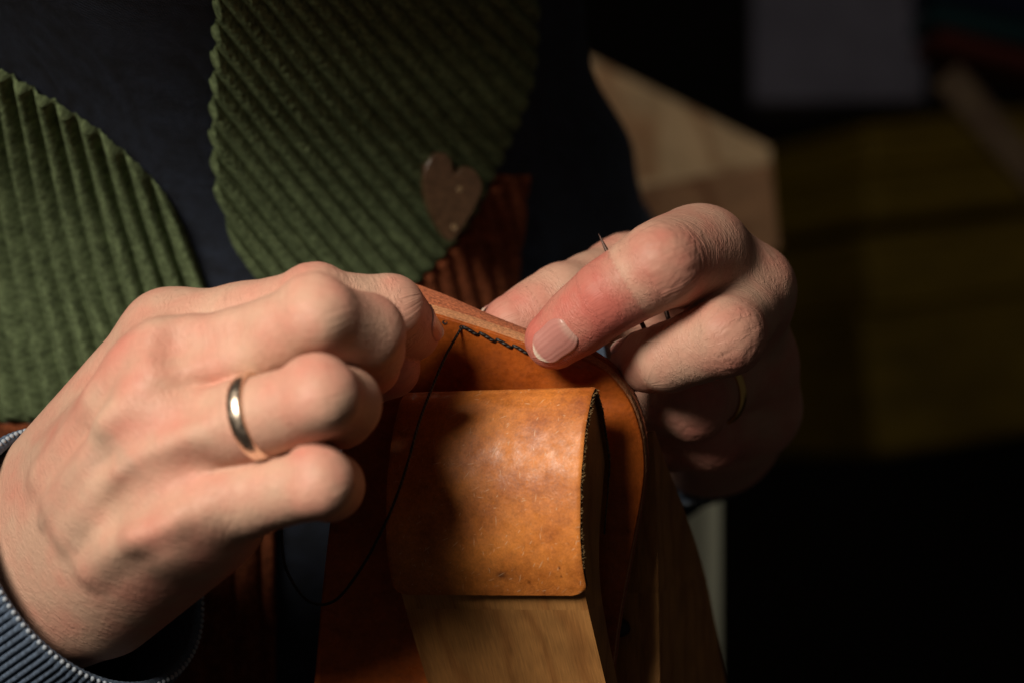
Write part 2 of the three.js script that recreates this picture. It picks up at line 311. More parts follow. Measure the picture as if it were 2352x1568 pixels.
    for (const b of t) { const d = V(P[b * 3] - P[a * 3], P[b * 3 + 1] - P[a * 3 + 1], P[b * 3 + 2] - P[a * 3 + 2]); I.push(P.length / 3); P.push(P[b * 3], P[b * 3 + 1], P[b * 3 + 2]); N.push(N[b * 3], N[b * 3 + 1], N[b * 3 + 2]); C.push(C[b * 3], C[b * 3 + 1], C[b * 3 + 2]); U.push(U[a * 2] + d.dot(e1), U[a * 2 + 1] + d.dot(e2)); }
  }
  return geo(P, I, U, C, HEAD_BASE, N);
})();
const M = {};
const skinBump = texture(1024, 1024, (u, v) => {          // fine crossing skin lines, 24 mm a tile
  const X = u * 24, Y = v * 24, wx = 0.5 * fbm(X * 0.8, Y * 0.8, 3, 3), l1 = Math.abs(ns(X * 1.5 + wx, Y * 0.42 + wx, 1)), l2 = Math.abs(ns(X * 0.9 + Y * 0.8 + wx, Y * 0.9 - X * 0.7, 4)), l3 = Math.abs(ns(X * 2.6, Y * 1.9, 8));
  return grey(0.2 + 0.75 * Math.min(1, l1 * 2.6) * Math.min(1, 0.5 + l2 * 2) * (0.7 + l3));
}, false);
skinBump.wrapS = skinBump.wrapT = THREE.MirroredRepeatWrapping; skinBump.repeat.set(1 / 24, 1 / 24);
M.skin = new THREE.MeshPhysicalMaterial({ color: 0xffffff, vertexColors: true, bumpMap: skinBump, bumpScale: 0.00012, roughness: 0.52, specularIntensity: 0.6, sheen: 0.2, sheenRoughness: 0.5, sheenColor: rgb(0.9, 0.45, 0.3) });
const bodyMesh = part('body', skinGeo, M.skin, person, 'bare hands of a person, one pulling a thread, one pinching a leather edge');

// finger nails lie on the skin
M.nail = new THREE.MeshPhysicalMaterial({ vertexColors: true, roughness: 0.3, specularIntensity: 0.9, clearcoat: 0.25, clearcoatRoughness: 0.3 });
function nail(hand, F, fi, dorsal, len, width, back, label) {
  const f = hand.fingers[fi], tip = f.P[3], ax = tip.clone().sub(f.P[2]).normalize(), up = dorsal.clone().addScaledVector(ax, -dorsal.dot(ax)).normalize(), side = V(0, 0, 0).crossVectors(up, ax);
  const r = f.r[3], NU = 40, NV = 40;
  const g = sheet(NU, NV, (u, v) => {
    const a = (u * 2 - 1), vv = v;                                            // v = 0 at the cuticle, 1 at the free edge
    const round = vv < 0.45 ? Math.sqrt(Math.max(0, 1 - Math.pow((0.45 - vv) / 0.45, 2))) : vv > 0.76 ? Math.sqrt(Math.max(0.0, 1 - Math.pow((vv - 0.76) / 0.27, 2) * 0.95)) : 1;
    const th = a * width * (0.12 + 0.88 * round) / r;
    const along = lerp(-back, -back + len, vv) - 1.3 * a * a * vv;
    const o = tip.clone().addScaledVector(ax, Math.min(along, 2.6)), dir = up.clone().multiplyScalar(Math.cos(th)).addScaledVector(side, Math.sin(th));
    let q = r * 1.5; for (let i = 0; i < 14; i++) { const p = o.clone().addScaledVector(dir, q); q -= F(p.x, p.y, p.z) * 0.8; if (q < r * 0.55) break; }
    q = Math.max(q, r * 0.8);
    const rim = Math.max(Math.abs(a), vv < 0.35 ? 1 - vv / 0.35 : 0), lift = lerp(0.3, -0.35, sm(0.72, 1.0, rim)) + 0.3 * sm(0.7, 1, vv) + 0.02 * Math.sin(a * 30);
    const p = o.addScaledVector(dir, q + lift).addScaledVector(ax, Math.max(0, along - 2.6));
    const white = 0.8 * sm(0.9, 0.95, vv - 0.02 * a * a + 0.02 * ns(a * 6, 1)), str = 0.5 + 0.5 * ns(a * 9, vv * 0.8, fi + 2), lun = sm(0.26, 0.12, vv + 0.12 * a * a);
    const c = [0.47, 0.205, 0.175].map((x, i) => lerp(x * (0.88 + 0.26 * str), [0.68, 0.58, 0.46][i], clamp(white + 0.25 * lun + 0.18 * sm(0.55, 0.9, str) * sm(0.3, 0.8, vv))));
    return { p, c };
  }, HEAD_BASE);
  part('fingernail', g, M.nail, bodyMesh, label);
}
nail(handB, fB, 0, V(-0.12, -0.16, 1).normalize(), 11.0, 5.1, 7.4, 'short ridged pink nail with a pale free edge');
nail(handB, fB, 1, V(-0.35, 0.8, 0.25).normalize(), 9.5, 5.0, 5.0);
nail(handB, fB, 4, V(-0.55, 0.45, -0.75).normalize(), 11, 6.0, 5.5);
nail(handA, fA, 0, V(0.72, 0.35, 0.45).normalize(), 8.5, 4.4, 5.0);

// ---------------------------------------------------------------- denim top with corduroy patches
const silhouette = curve([[-100, 1330], [130, 1352], [200, 1374], [320, 1448], [400, 1464], [470, 1480], [620, 1500], [1000, 1500], [1700, 1480]]);
const RT = 132;
function edgeX(y) { const k = (500 + 60 + 165 - 0.0105 * Math.pow(clamp(y - 10, 0, 110), 2)) / 500; return (silhouette(784 - y * 10 / k) - 1176) * 0.1 * k; }
function torsoZ(x, y) {
  const lean = 0.0105 * Math.pow(clamp(y - 10, 0, 110), 2), xr = edgeX(y), e = clamp((x - (xr - RT)) / RT, 0, 1);
  let z = -60 - 0.004 * Math.pow(Math.max(0, -30 - y), 2) - RT * 0.85 * (1 - Math.sqrt(Math.max(0, 1 - e * e)));
  z += lean - 0.46 * 9 * Math.log(1 + Math.exp(Math.min(40, (x + 88) / 9)));      // leaning over the work
  const l = Math.max(0, -88 - x); z -= 0.005 * l * l;
  z += 2.2 * ns(x * 0.02, y * 0.02, 1.5) + 1.0 * ns(x * 0.05 + y * 0.03, y * 0.04, 4.2);
  return z;
}
function torsoAt(px, py) { let z = -100, p; for (let i = 0; i < 14; i++) { p = PX(px, py, z); z = lerp(z, torsoZ(p.x, p.y), 0.7); } p.z = torsoZ(p.x, p.y); return p; }
function torsoN(x, y) { const e = 1.2; return V(-(torsoZ(x + e, y) - torsoZ(x - e, y)) / (2 * e), -(torsoZ(x, y + e) - torsoZ(x, y - e)) / (2 * e), 1).normalize(); }
const twill = (u, v) => { const a = Math.sin((u * 48 + v * 48) * Math.PI * 2), b = Math.sin((u * 96 - v * 20) * Math.PI * 2); return 0.5 + 0.3 * a + 0.1 * b + 0.35 * fbm(u * 40, v * 40, 3.3, 3); };
const denimTex = texture(512, 512, (u, v) => { const t = clamp(twill(u, v)), w = 0.75 + 0.9 * fbm(u * 9, v * 9, 8, 4), k = lerp(0.55, 1.5, t) * w; return lin(0.0165 * k, 0.025 * k, 0.046 * k); });
const denimBump = texture(512, 512, (u, v) => grey(twill(u, v)), false);
for (const t of [denimTex, denimBump]) t.repeat.set(1 / 40, 1 / 40);      // uv are in millimetres
M.denim = std({ map: denimTex, bumpMap: denimBump, bumpScale: 0.0003, roughness: 0.9 });
const denim = part('denim_top', (() => {
  const NU = 150, NV = 130;
  return sheet(NU, NV, (u, v) => {
    const y = lerp(-135, 150, v), xr = edgeX(y);
    let x, z;
    if (u < 0.55) x = lerp(-260, xr - RT, u / 0.55), z = torsoZ(x, y);
    else if (u < 0.86) { const a = (u - 0.55) / 0.31 * Math.PI / 2; x = xr - RT + RT * Math.sin(a); z = torsoZ(x - 1e-6, y); }
    else { x = xr - 60 * Math.pow((u - 0.86) / 0.14, 2); z = torsoZ(xr - 1e-6, y) - 160 * (u - 0.86) / 0.14; }
    return { p: V(x, y, z), uv: [lerp(-260, 190, u), y] };
  }, HEAD_BASE);
})(), M.denim, person, 'dark navy denim top with corduroy appliques');

const fuzz = texture(256, 256, (u, v) => grey(0.5 + 0.7 * fbm(u * 42, v * 42, 1, 3)), false);
const cordMat = (r, g, b) => new THREE.MeshPhysicalMaterial({ map: texture(512, 512, (u, v) => { const k = 1 + 1.3 * fbm(u * 26, v * 26, 2.5, 4) + 0.4 * fbm(u * 6, v * 6, 7, 3); return lin(r * k, g * k, b * k); }), bumpMap: fuzz, bumpScale: 0.0005, roughness: 1, specularIntensity: 0.2, sheen: 0.5, sheenRoughness: 0.6, sheenColor: rgb(r * 1.3, g * 1.3, b * 1.3) });
M.green = cordMat(0.118, 0.156, 0.078); M.brown = cordMat(0.17, 0.05, 0.021);
for (const m of [M.green, M.brown]) { for (const t of [m.map]) t.repeat.set(1 / 26, 1 / 26); }
fuzz.repeat.set(1 / 14, 1 / 14);
// rows py0..py1 between two edges; wale(px, py) counts the ribs across
function patch(py0, py1, left, right, wale, mat, label, o = {}) {
  const lift = o.lift ?? 0.5, H = o.h ?? 1.7, NU = o.nu ?? 190, NV = o.nv ?? 230;
  const edge = (px, py) => (o.scallop ?? 5) * (Math.abs(Math.sin(Math.PI * wale(px, py))) - 0.6);
  const g = sheet(NU, NV, (u, v) => {
    const py = lerp(py0, py1, v), l = left(py), r = right(py); let px = lerp(l - edge(l, py), r + edge(r, py), u);
    px += 2.0 * ns(px * 0.06, py * 0.06, 2);
    const w = wale(px, py), s = Math.abs(Math.sin(Math.PI * w)), p = torsoAt(px, py), n = torsoN(p.x, p.y);
    const rim = Math.min((px - l) / 14 + 0.3, (r - px) / 14 + 0.3, (py - py0) / 14 + 0.2, (py1 - py) / 14 + 0.2), roll = Math.sqrt(clamp(rim));
    const fz = 0.22 * ns(p.x * 0.95, p.y * 0.95, 6) + 0.2 * ns(p.x * 1.9, p.y * 1.9, 3);
    const h = roll * (lift + H * Math.pow(s, o.sharp ?? 0.75) + fz * s) - 0.35 * (1 - roll);
    return { p: p.addScaledVector(n, h), uv: [px * 0.12, py * 0.12] };
  }, HEAD_BASE);
  return part('corduroy_patch', g, mat, denim, label);
}
const leftR = curve([[140, -10], [200, 90], [250, 170], [305, 245], [400, 345], [500, 412], [600, 455], [680, 476], [800, 470], [960, 420]]);
patch(140, 968, () => -60, leftR, (px, py) => (px - 0.19 * py - 0.00028 * px * (py - 300)) / 43, M.green, 'rounded green corduroy patch with upright ribs', { nu: 170, nv: 260, h: 4.3, sharp: 0.95 });
const midL = curve([[-40, 492], [100, 487], [250, 482], [350, 484], [440, 494], [520, 518], [600, 560], [700, 640]]);
const midR = curve([[-40, 1235], [200, 1215], [360, 1150], [420, 1120], [480, 1090], [555, 1036], [640, 958], [700, 880]]);
patch(-40, 700, midL, midR, (px, py) => (py * 0.60 - px * 0.80 + 0.00022 * (px - 480) * (px - 480) * 0.5) / 37, M.green, 'green corduroy patch with slanting ribs and a scalloped edge', { nu: 360, nv: 320, h: 2.5, scallop: 11 });
patch(400, 760, (py) => midR(py) + 7, curve([[400, 1215], [760, 1175]]), (px, py) => (px - 0.25 * py) / 42, M.brown, 'rust brown corduroy strip beside the slanting green patch', { nu: 80, nv: 110 });
patch(972, 1250, () => -60, () => 128, (px, py) => (px - 0.2 * py) / 40, M.brown, 'rust brown corduroy strip under the rounded green patch', { nu: 70, nv: 90 });
patch(1180, 1640, () => 372, () => 628, (px, py) => (px - 0.03 * py) / 62, M.brown, 'rust brown corduroy strip below the hand with the silver ring', { nu: 90, nv: 150, h: 2.0 });

// sleeves with ribbed cuffs
const ribTex = texture(256, 256, (u, v) => { const k = 1 + 1.1 * fbm(u * 30, v * 30, 5, 3); return lin(0.072 * k, 0.105 * k, 0.16 * k); });
M.rib = std({ map: ribTex, roughness: 0.95, bumpMap: fuzz, bumpScale: 0.0002 });
function sleeve(c, A, rIn, ribs, length, bend, label) {
  A.normalize(); const s1 = V(0, 1, 0).cross(A).normalize(), s2 = V(0, 0, 0).crossVectors(A, s1);
  const at = (a, d, r) => { const k = d * d * 0.003; return c.clone().addScaledVector(A, -d).addScaledVector(bend, k).addScaledVector(s1, Math.cos(a) * r).addScaledVector(s2, Math.sin(a) * r); };
  const NA = ribs * 10;
  const cuff = (a, d, r, rib) => { const w = Math.pow(Math.abs(Math.sin(a * ribs / 2)), 0.7) - 0.6, fold = 0.9 * Math.sin(a * 3 + 1) * sm(0, 30, d); return at(a, d, r + rib * w + fold + 0.06 * ns(a * 60, d * 1.5)); };
  const prof = [];                                               // inner wall, rolled rim, outer wall
  for (let i = 0; i <= 6; i++) prof.push([22 - i * 3.5, rIn - 0.6, 0]);
  for (let i = 0; i <= 8; i++) { const t = i / 8 * Math.PI; prof.push([0.9 - Math.sin(t) * 1.3, rIn + 0.6 - Math.cos(t) * 1.3, 0.5 * i / 8]); }
  for (let i = 1; i <= 30; i++) prof.push([i * 1.5, rIn + 2.0 + i * 0.07, 0.9]);
  const g = sheet(NA, prof.length - 1, (u, v) => { const q = prof[Math.round(v * (prof.length - 1))], a = u * Math.PI * 2; return { p: cuff(a, q[0], q[1], q[2]), uv: [u * 8, q[0] / 30] }; }, HEAD_BASE);
  const arm = part('sleeve', sheet(96, 40, (u, v) => { const a = u * Math.PI * 2, d = lerp(40, length, v), r = rIn + 4 + 13 * sm(40, 75, d) + 2.2 * ns(Math.cos(a) * 2 + d * 0.05, Math.sin(a) * 2, 3); return { p: at(a, d, r), uv: [u * 200, d] }; }, HEAD_BASE), M.denim, person, label);
  const cf = part('cuff', g, M.rib, arm);
  // overcast stitches along the rim
  const sp = [], sg = new THREE.SphereGeometry(1, 8, 6);
  for (let i = 0; i < ribs; i++) { const a = (i + 0.5) / ribs * Math.PI * 2, p = cuff(a, -0.2, rIn + 1.1, 0.3), q = sg.clone(); q.scale(0.0006, 0.0006, 0.0006); q.translate((p.x - HEAD_BASE.x) / 1000, (p.y - HEAD_BASE.y) / 1000, (p.z - HEAD_BASE.z) / 1000); sp.push(q); }
  const st = part('edge_stitching', mergeGeometries(sp), std({ color: rgb(0.34, 0.40, 0.47), roughness: 0.9 }), arm); st.userData.kind = 'stuff';
}
sleeve(R(213, 1276, 0), V(0.74, 0.50, 0.45), 32, 122, 190, V(-0.1, 0, -0.9), 'navy sleeve with a ribbed blue cuff at the wrist above the silver ring hand');
sleeve(R(1545, 955, -96), V(0.12, 0.05, 1), 23, 78, 170, V(-0.2, 0.25, 0), 'dark sleeve behind the hand that holds the needles');

part('upper_sleeve', tube([R(1552, 925, -140), R(1560, 890, -190), V(48, -14, -228), V(2, 30, -248), V(-40, 62, -245)], 31, HEAD_BASE, 60, 48, (t) => 1 + 0.5 * t + 0.04 * Math.sin(t * 40)), M.denim, person);
part('upper_sleeve', tube([V(-232, -132, -150), V(-246, -150, -175), V(-225, -50, -205), V(-150, 60, -230), V(-70, 75, -235)], 50, HEAD_BASE, 60, 48, (t) => 1 + 0.15 * t + 0.04 * Math.sin(t * 40)), M.denim, person);

// ---------------------------------------------------------------- leather
const leatherMap = (r, g, b, o = {}) => {
  const S = 1024, scr = [];
  for (let i = 0; i < (o.scratches ?? 90); i++) { const a = (o.dir ?? 0.8) + (rnd() - 0.5) * 2.2, l = 0.012 + 0.085 * rnd() * rnd() * rnd(); scr.push([rnd(), rnd(), Math.cos(a) * l, Math.sin(a) * l, 0.3 + 0.7 * rnd()]); }
  const buf = new Float32Array(S * S), rough = new Float32Array(S * S);
  for (const [x, y, dx, dy, w] of scr) for (let k = 0, n = Math.ceil(Math.hypot(dx, dy) * S * 1.5); k < n; k++) { const t = k / n, q = 0.004 * Math.sin(t * 5 + x * 9), X0 = ((x + dx * t + q * dy * 5) * S | 0), Y0 = ((y + dy * t) * S | 0), m = w > 0.75 ? 3 : w > 0.5 ? 2 : 1; for (let i = 0; i < m; i++) for (let l2 = 0; l2 < m; l2++) { const X = X0 + i, Y = Y0 + l2; if (X >= 0 && Y >= 0 && X < S && Y < S) buf[Y * S + X] = Math.max(buf[Y * S + X], w * Math.sin(Math.PI * t)); } }
  const map = texture(S, S, (u, v) => {
    const blot = fbm(u * 5, v * 5, 1.2, 5), fine = fbm(u * 90, v * 90, 3, 3), grain = fbm(u * 26 + v * 4, v * 30, 5, 3); let k = 1 + 0.75 * blot + 0.35 * fine + 0.35 * grain;
    const s = buf[Math.min(S - 1, v * S | 0) * S + Math.min(S - 1, u * S | 0)] * (o.scratch ?? 0.5);
    let c = [r * k, g * (k + 0.25 * blot), b * (k + 0.4 * blot)];
    for (const [x, y, rx, ry, d] of o.spots ?? []) { const q = Math.exp(-((u - x) ** 2 / rx ** 2 + (v - y) ** 2 / ry ** 2) * (1 + 0.8 * fine)) * d; c = c.map((t, i) => lerp(t, [0.07, 0.018, 0.006][i], q)); }
    for (const [y0, y1, d] of o.worn ?? []) { const q = sm(y1, y0, v + 0.03 * fbm(u * 12, v * 12, 4)) * d * sm(0.0, 0.35, fbm(u * 26, v * 60, 8, 4) + 0.12); c = c.map((t, i) => lerp(t, [0.16, 0.11, 0.08][i], q)); }
    return lin(...c.map((t, i) => lerp(t, [0.75, 0.52, 0.33][i], s)));
  });
  const bump = texture(512, 512, (u, v) => grey(0.5 + 0.45 * fbm(u * 100, v * 100, 2, 3) + 0.3 * fbm(u * 24, v * 24, 6, 3)), false);
  const rg = texture(512, 512, (u, v) => grey((o.rough ?? 0.42) + 0.35 * fbm(u * 14, v * 14, 4, 4) + 0.18 * fbm(u * 70, v * 70, 9, 2)), false);
  return { map, bump, rg };
};
const lp = leatherMap(0.52, 0.168, 0.031, { scratches: 380, scratch: 0.62, spots: [[0.585, 0.105, 0.022, 0.018, 0.75], [0.585, 0.105, 0.07, 0.03, 0.3], [0.72, 0.07, 0.009, 0.007, 0.6], [0.885, 0.14, 0.006, 0.006, 0.9], [0.888, 0.1, 0.005, 0.006, 0.9], [0.2, 0.5, 0.02, 0.015, 0.3]], rough: 0.5 });
M.pad = new THREE.MeshPhysicalMaterial({ map: lp.map, bumpMap: lp.bump, bumpScale: 0.00006, roughnessMap: lp.rg, roughness: 1, specularIntensity: 0.9 });
const lh = leatherMap(0.36, 0.082, 0.011, { scratches: 60, scratch: 0.16, rough: 0.4 });
M.hide = new THREE.MeshPhysicalMaterial({ map: lh.map, bumpMap: lh.bump, bumpScale: 0.00014, roughnessMap: lh.rg, roughness: 1, specularIntensity: 0.6 });
M.cutEdge = std({ map: texture(512, 512, (u, v) => { const k = 1 + 0.9 * fbm(u * 70, v * 18, 2, 4) + 0.4 * fbm(u * 200, v * 60, 6, 2); return lin(0.43 * k, 0.19 * k, 0.085 * k); }), bumpMap: fuzz, bumpScale: 0.0004, roughness: 0.85 });
M.suede = std({ map: texture(512, 512, (u, v) => { const k = 1 + 1.3 * fbm(u * 60, v * 30, 2, 4) + 0.8 * fbm(u * 160, v * 90, 6, 2); return lin(0.30 * k, 0.088 * k, 0.036 * k); }), bumpMap: fuzz, bumpScale: 0.0006, roughness: 0.95 });
M.darkEdge = std({ map: texture(256, 256, (u, v) => { const k = 1 + 1.4 * fbm(u * 50, v * 50, 3, 4); return lin(0.024 * k, 0.019 * k, 0.018 * k); }), bumpMap: fuzz, bumpScale: 0.0005, roughness: 0.9 });

// the piece that is being sewn: two layers, the front one with a pale cut edge
const hideBase = V(0, -60, -5);
const piece = thing('leather_piece', 'orange brown two-layer leather piece with a part-sewn top edge in the wooden clam', 'leather', hideBase);
const outline = (() => {
  const pts = [[1100, 1730], [900, 1720], [705, 1690], [722, 1560], [738, 1380], [762, 1170], [800, 960], [850, 800], [905, 705], [985, 716], [1060, 738], [1135, 762], [1210, 788], [1280, 805], [1340, 822], [1400, 858], [1450, 922], [1476, 1000], [1482, 1080], [1470, 1170], [1442, 1310], [1420, 1430], [1395, 1600], [1340, 1700], [1150, 1730]];
  const c = new THREE.CatmullRomCurve3(pts.map((p) => V(p[0], p[1], 0)), false, 'catmullrom', 0.4); return c.getSpacedPoints(420);
})();
function hideZ(x, y) {
  let z = 0.2 * x + (y > -13 ? 0.3 * (y + 13) - 4 : 0.06 * (y + 13) - 4);
  z -= 0.03 * Math.pow(Math.max(0, x - 20), 2); z += 0.012 * Math.pow(Math.max(0, -22 - x), 2);
  return z - 0.6;
}
function hideAt(px, py) { let z = 0, p; for (let i = 0; i < 8; i++) { p = PX(px, py, z); z = hideZ(p.x, p.y); } p.z = z; return p; }
const HC = [1170, 1240];
const edgeNoise = (t, k) => 0.12 * ns(t * 90, k) + 0.08 * ns(t * 240, k + 3);
const D1 = (t, px) => V(0.7, 1.65, -1.7).multiplyScalar(1 - 0.25 * sm(1200, 1480, px));
const D2 = (t, px) => V(0.85, 1.2 + 2.5 * sm(1180, 900, px), -2.3).multiplyScalar(1 - 0.35 * sm(1250, 1490, px));
const N0 = outline.length - 1;
const O = (u) => { const f = u * N0, i = Math.min(N0 - 1, Math.floor(f)); return outline[i].clone().lerp(outline[i + 1], f - i); };
part('front_layer', sheet(420, 46, (u, v) => { const b = O(u), s = 1 - v * v * 0.98, p = hideAt(lerp(HC[0], b.x, s), lerp(HC[1], b.y, s)); const bev = sm(0.985, 1, s); p.z -= 0.5 * bev * bev; return { p, uv: [p.x / 90 + 0.5, p.y / 90 + 0.5] }; }, hideBase), M.hide, piece);
const strip = (from, to, nv, mat, name, label, bulge) => part(name, sheet(840, nv, (u, v) => {
  const b = O(u), a = from(u, b), c = to(u, b), p = a.clone().lerp(c, v), cen = hideAt(HC[0], HC[1]), out = a.clone().sub(cen).setZ(0).normalize();
  p.addScaledVector(out, bulge * Math.sin(Math.PI * v) + edgeNoise(u * 8, v * 2.2) * 1.6 * Math.sin(Math.PI * clamp(v, 0.04, 0.96)) + 0.10 * ns(u * 500, v * 8, 4)); return { p, uv: [u * 6, v * 0.35] };
}, hideBase), mat, piece, label);
const e0 = (u, b) => { const p = hideAt(b.x, b.y); p.z -= 0.5; return p; }, e1 = (u, b) => e0(u, b).add(D1(u, b.x)), e2 = (u, b) => e1(u, b).add(D2(u, b.x)).add(V(0, 0.25 * ns(u * 40, 2), 0));
strip(e0, e1, 8, M.cutEdge, 'cut_edge', 'pale cut edge of the front leather layer', 0.15);
strip((u, b) => e1(u, b).add(V(0, -0.12, -0.12)), e2, 12, M.suede, 'back_layer_edge', 'rough rust brown edge of the back leather layer', 0.35);
part('back_layer', sheet(300, 30, (u, v) => { const b = O(u), s = 1 - v * v * 0.98, p = hideAt(lerp(HC[0], b.x, s), lerp(HC[1], b.y, s)); p.add(D1(u, b.x)).add(D2(u, b.x)); p.z -= 0.5; return { p, uv: [p.x / 90, p.y / 90] }; }, hideBase), M.suede, piece);

// stitches: twisted dark thread lying in a line below the edge
M.thread = std({ color: rgb(0.012, 0.009, 0.008), roughness: 0.55, bumpMap: texture(64, 64, (u, v) => grey(0.5 + 0.5 * Math.sin((u * 2 + v * 2) * Math.PI * 2)), false), bumpScale: 0.00015 });
const hideN = V(-0.18, -0.28, 0.94).normalize();
const hole = [[1022, 740], [1061, 751], [1100, 765], [1139, 780], [1177, 794], [1216, 808], [1255, 821]];
const onHide = (px, py, h) => hideAt(px, py).addScaledVector(hideN, h);
for (let i = 1; i + 1 < hole.length; i++) {
  const [a, b] = [hole[i], hole[i + 1]], L = (t, dy, h) => onHide(lerp(a[0], b[0], t), lerp(a[1], b[1], t) + dy, h);
  part('stitch', tube([L(0.02, 0, -0.5), L(0.08, -2, 0.12), L(0.3, -2, 0.36), L(0.55, 0, 0.4), L(0.8, 3, 0.32), L(0.97, 4, 0.05), L(1.0, 3, -0.5)], 0.40, hideBase, 24, 8, (t) => 0.8 + 0.25 * Math.sin(Math.PI * t)), M.thread, piece);
}
for (const [x, y] of hole.slice(0, 2)) {
  const p = onHide(x, y, 0.02);
  part('awl_hole', sheet(16, 4, (u, v) => { const a = u * Math.PI * 2, r = [0.62, 0.5, 0.36, 0.3, 0.02][Math.round(v * 4)], d = [0.02, 0.13, 0.08, -0.05, -0.12][Math.round(v * 4)]; return { p: p.clone().add(V(Math.cos(a) * r * 1.1, Math.sin(a) * r * 0.85, 0)).addScaledVector(hideN, d), uv: [u, v] }; }, hideBase), M.darkEdge, piece);
}

// ---------------------------------------------------------------- wooden stitching clam
const JB = V(0, -110, 0), YAW = THREE.MathUtils.degToRad(20), jawC = PX(1105, 1150, 16);
const clam = thing('stitching_clam', 'wooden stitching clam with a tan leather pad on its front jaw', 'stitching clam', JB);
const jw = V(Math.cos(YAW), 0.035, Math.sin(YAW)), jt = V(Math.sin(YAW), 0, -Math.cos(YAW));
const jawP = (w, py, t) => { const y = (1150 - py) * 0.1 * 484 / 500; return jawC.clone().addScaledVector(jw, w).addScaledVector(jt, t).add(V(0, y, 0)); };
const Ff = curve([[898, 11.0], [912, 8.8], [940, 6.6], [1000, 3.4], [1080, 0.9], [1150, 0], [1220, 0], [1290, 1.1], [1365, 4.6], [1463, 11], [1568, 18.2], [1760, 31]]);
const Fb = curve([[898, 12.6], [912, 14.2], [950, 17], [1000, 19.6], [1060, 22.4], [1081, 22.8], [1130, 21.6], [1192, 20.2], [1272, 18.6], [1365, 19.6], [1463, 24], [1568, 30], [1760, 42]]);
const WL = -22.6, WR = 22.6;
const woodMap = (r, g, b, o = {}, q = o.late ?? 1) => texture(512, 512, (u, v) => {
  const w = fbm(u * 3, v * 1.2, 2, 3), ring = Math.sin((u * (o.rings ?? 9) + w * 1.3 + v * 0.12) * Math.PI * 2), late = Math.pow(0.5 + 0.5 * ring, 5), fib = fbm(u * 150, v * 9, 4, 3), blot = fbm(u * 4, v * 4, 9, 4);
  const k = 1 + 0.45 * fib + 0.5 * blot; return lin(r * k * (1 - 0.35 * late * q), g * k * (1 - 0.48 * late * q), b * k * (1 - 0.55 * late * q));
});
M.pine = std({ map: woodMap(0.47, 0.222, 0.066, { rings: 4.5, late: 0.55 }), roughness: 0.6, bumpMap: texture(256, 256, (u, v) => grey(0.5 + 0.6 * fbm(u * 90, v * 6, 4, 3)), false), bumpScale: 0.00015 });
// a solid between front(py) and back(py), from wl to wr, rounded edges along the front
function jawSolid(py0, py1, front, back, wl, wr, n = 90) {
  const prof = []; for (let i = 0; i <= n; i++) { const py = lerp(py1, py0, i / n); prof.push([py, front(py)]); } for (let i = 0; i <= n; i++) { const py = lerp(py0, py1, i / n); prof.push([py, back(py)]); }
  const parts = [], NW = 14, m = prof.length;
  parts.push(sheet(NW, m - 1, (u, v) => { const q = prof[Math.round(v * (m - 1))], w = lerp(wl, wr, u); return { p: jawP(w, q[0], q[1]), uv: [(w + 23) / 46, -q[0] / 470] }; }, JB));
  for (const [w, s] of [[wl, -1], [wr, 1]]) parts.push(sheet(8, n, (u, v) => { const py = lerp(py1, py0, v), t = s > 0 ? u : 1 - u; return { p: jawP(w, py, lerp(front(py), back(py), t)), uv: [lerp(front(py), back(py), t) / 46, -py / 470] }; }, JB));
  return mergeGeometries(parts);
}
part('front_jaw', jawSolid(906, 1780, (py) => Ff(py) + 1.75, (py) => Fb(py) - 1.5, WL + 0.5, WR - 0.5), M.pine, clam);
// leather pad folded over the jaw: front from its lower edge up, over the top, down the back
const padPath = (() => { const p = []; for (let i = 0; i <= 80; i++) { const py = lerp(1372, 903, i / 80); p.push([py, Ff(py), 0]); } const a0 = Ff(903), b0 = Fb(903); for (let i = 1; i < 12; i++) { const s = i / 12 * Math.PI; p.push([903 - 6 * Math.sin(s), lerp(a0, b0, (1 - Math.cos(s)) / 2), 1]); } for (let i = 0; i <= 50; i++) { const py = lerp(903, 1245, i / 50); p.push([py, Fb(py), 2]); } return p; })();
const padLen = (() => { let s = 0; const L = [0]; for (let i = 1; i < padPath.length; i++) { s += Math.hypot((padPath[i][0] - padPath[i - 1][0]) * 0.097, padPath[i][1] - padPath[i - 1][1]); L.push(s); } return L; })();
const padAt = (s) => { let i = 0; while (i < padLen.length - 2 && padLen[i + 1] < s) i++; const t = clamp((s - padLen[i]) / (padLen[i + 1] - padLen[i])), a = padPath[i], b = padPath[i + 1]; return [lerp(a[0], b[0], t), lerp(a[1], b[1], t)]; };
const padTotal = padLen[padLen.length - 1], PT = 1.6;
function padSurf(inset) { return (u, v) => {
  const s = v * padTotal, [py, t] = padAt(s), e = 0.4, q0 = padAt(Math.max(0, s - e)), q1 = padAt(Math.min(padTotal, s + e));
  const dy = -(q1[0] - q0[0]) * 0.097, dt = q1[1] - q0[1], l = Math.hypot(dy, dt) || 1, nT = -dy / l, nY = dt / l;   // outward
  const corner = 2.6, cut = s < corner ? corner - Math.sqrt(Math.max(0, corner * corner - (corner - s) ** 2)) : 0, wob = 0.15 * ns(s * 0.22, inset + 2) + 0.06 * ns(s * 1.4, 5);
  const w = lerp(WL - 0.5 + cut + wob, WR + 0.5 - cut + wob, u), bump = 0.07 * ns(w * 0.25, s * 0.25, 3) + 0.025 * ns(w * 1.2, s * 1.2, 6);
  const rim = Math.min((u) * 46, (1 - u) * 46), bev = 0.35 * Math.pow(1 - clamp(rim / 0.7), 2);
  const d = -inset + (inset ? 0 : bump - bev);
  const p = jawP(w, py, t); p.addScaledVector(jt, nT * d); p.y += nY * d; return { p, uv: [u, s / padTotal * 1.72] };
}; }
const padOut = padSurf(0), padIn = padSurf(PT);
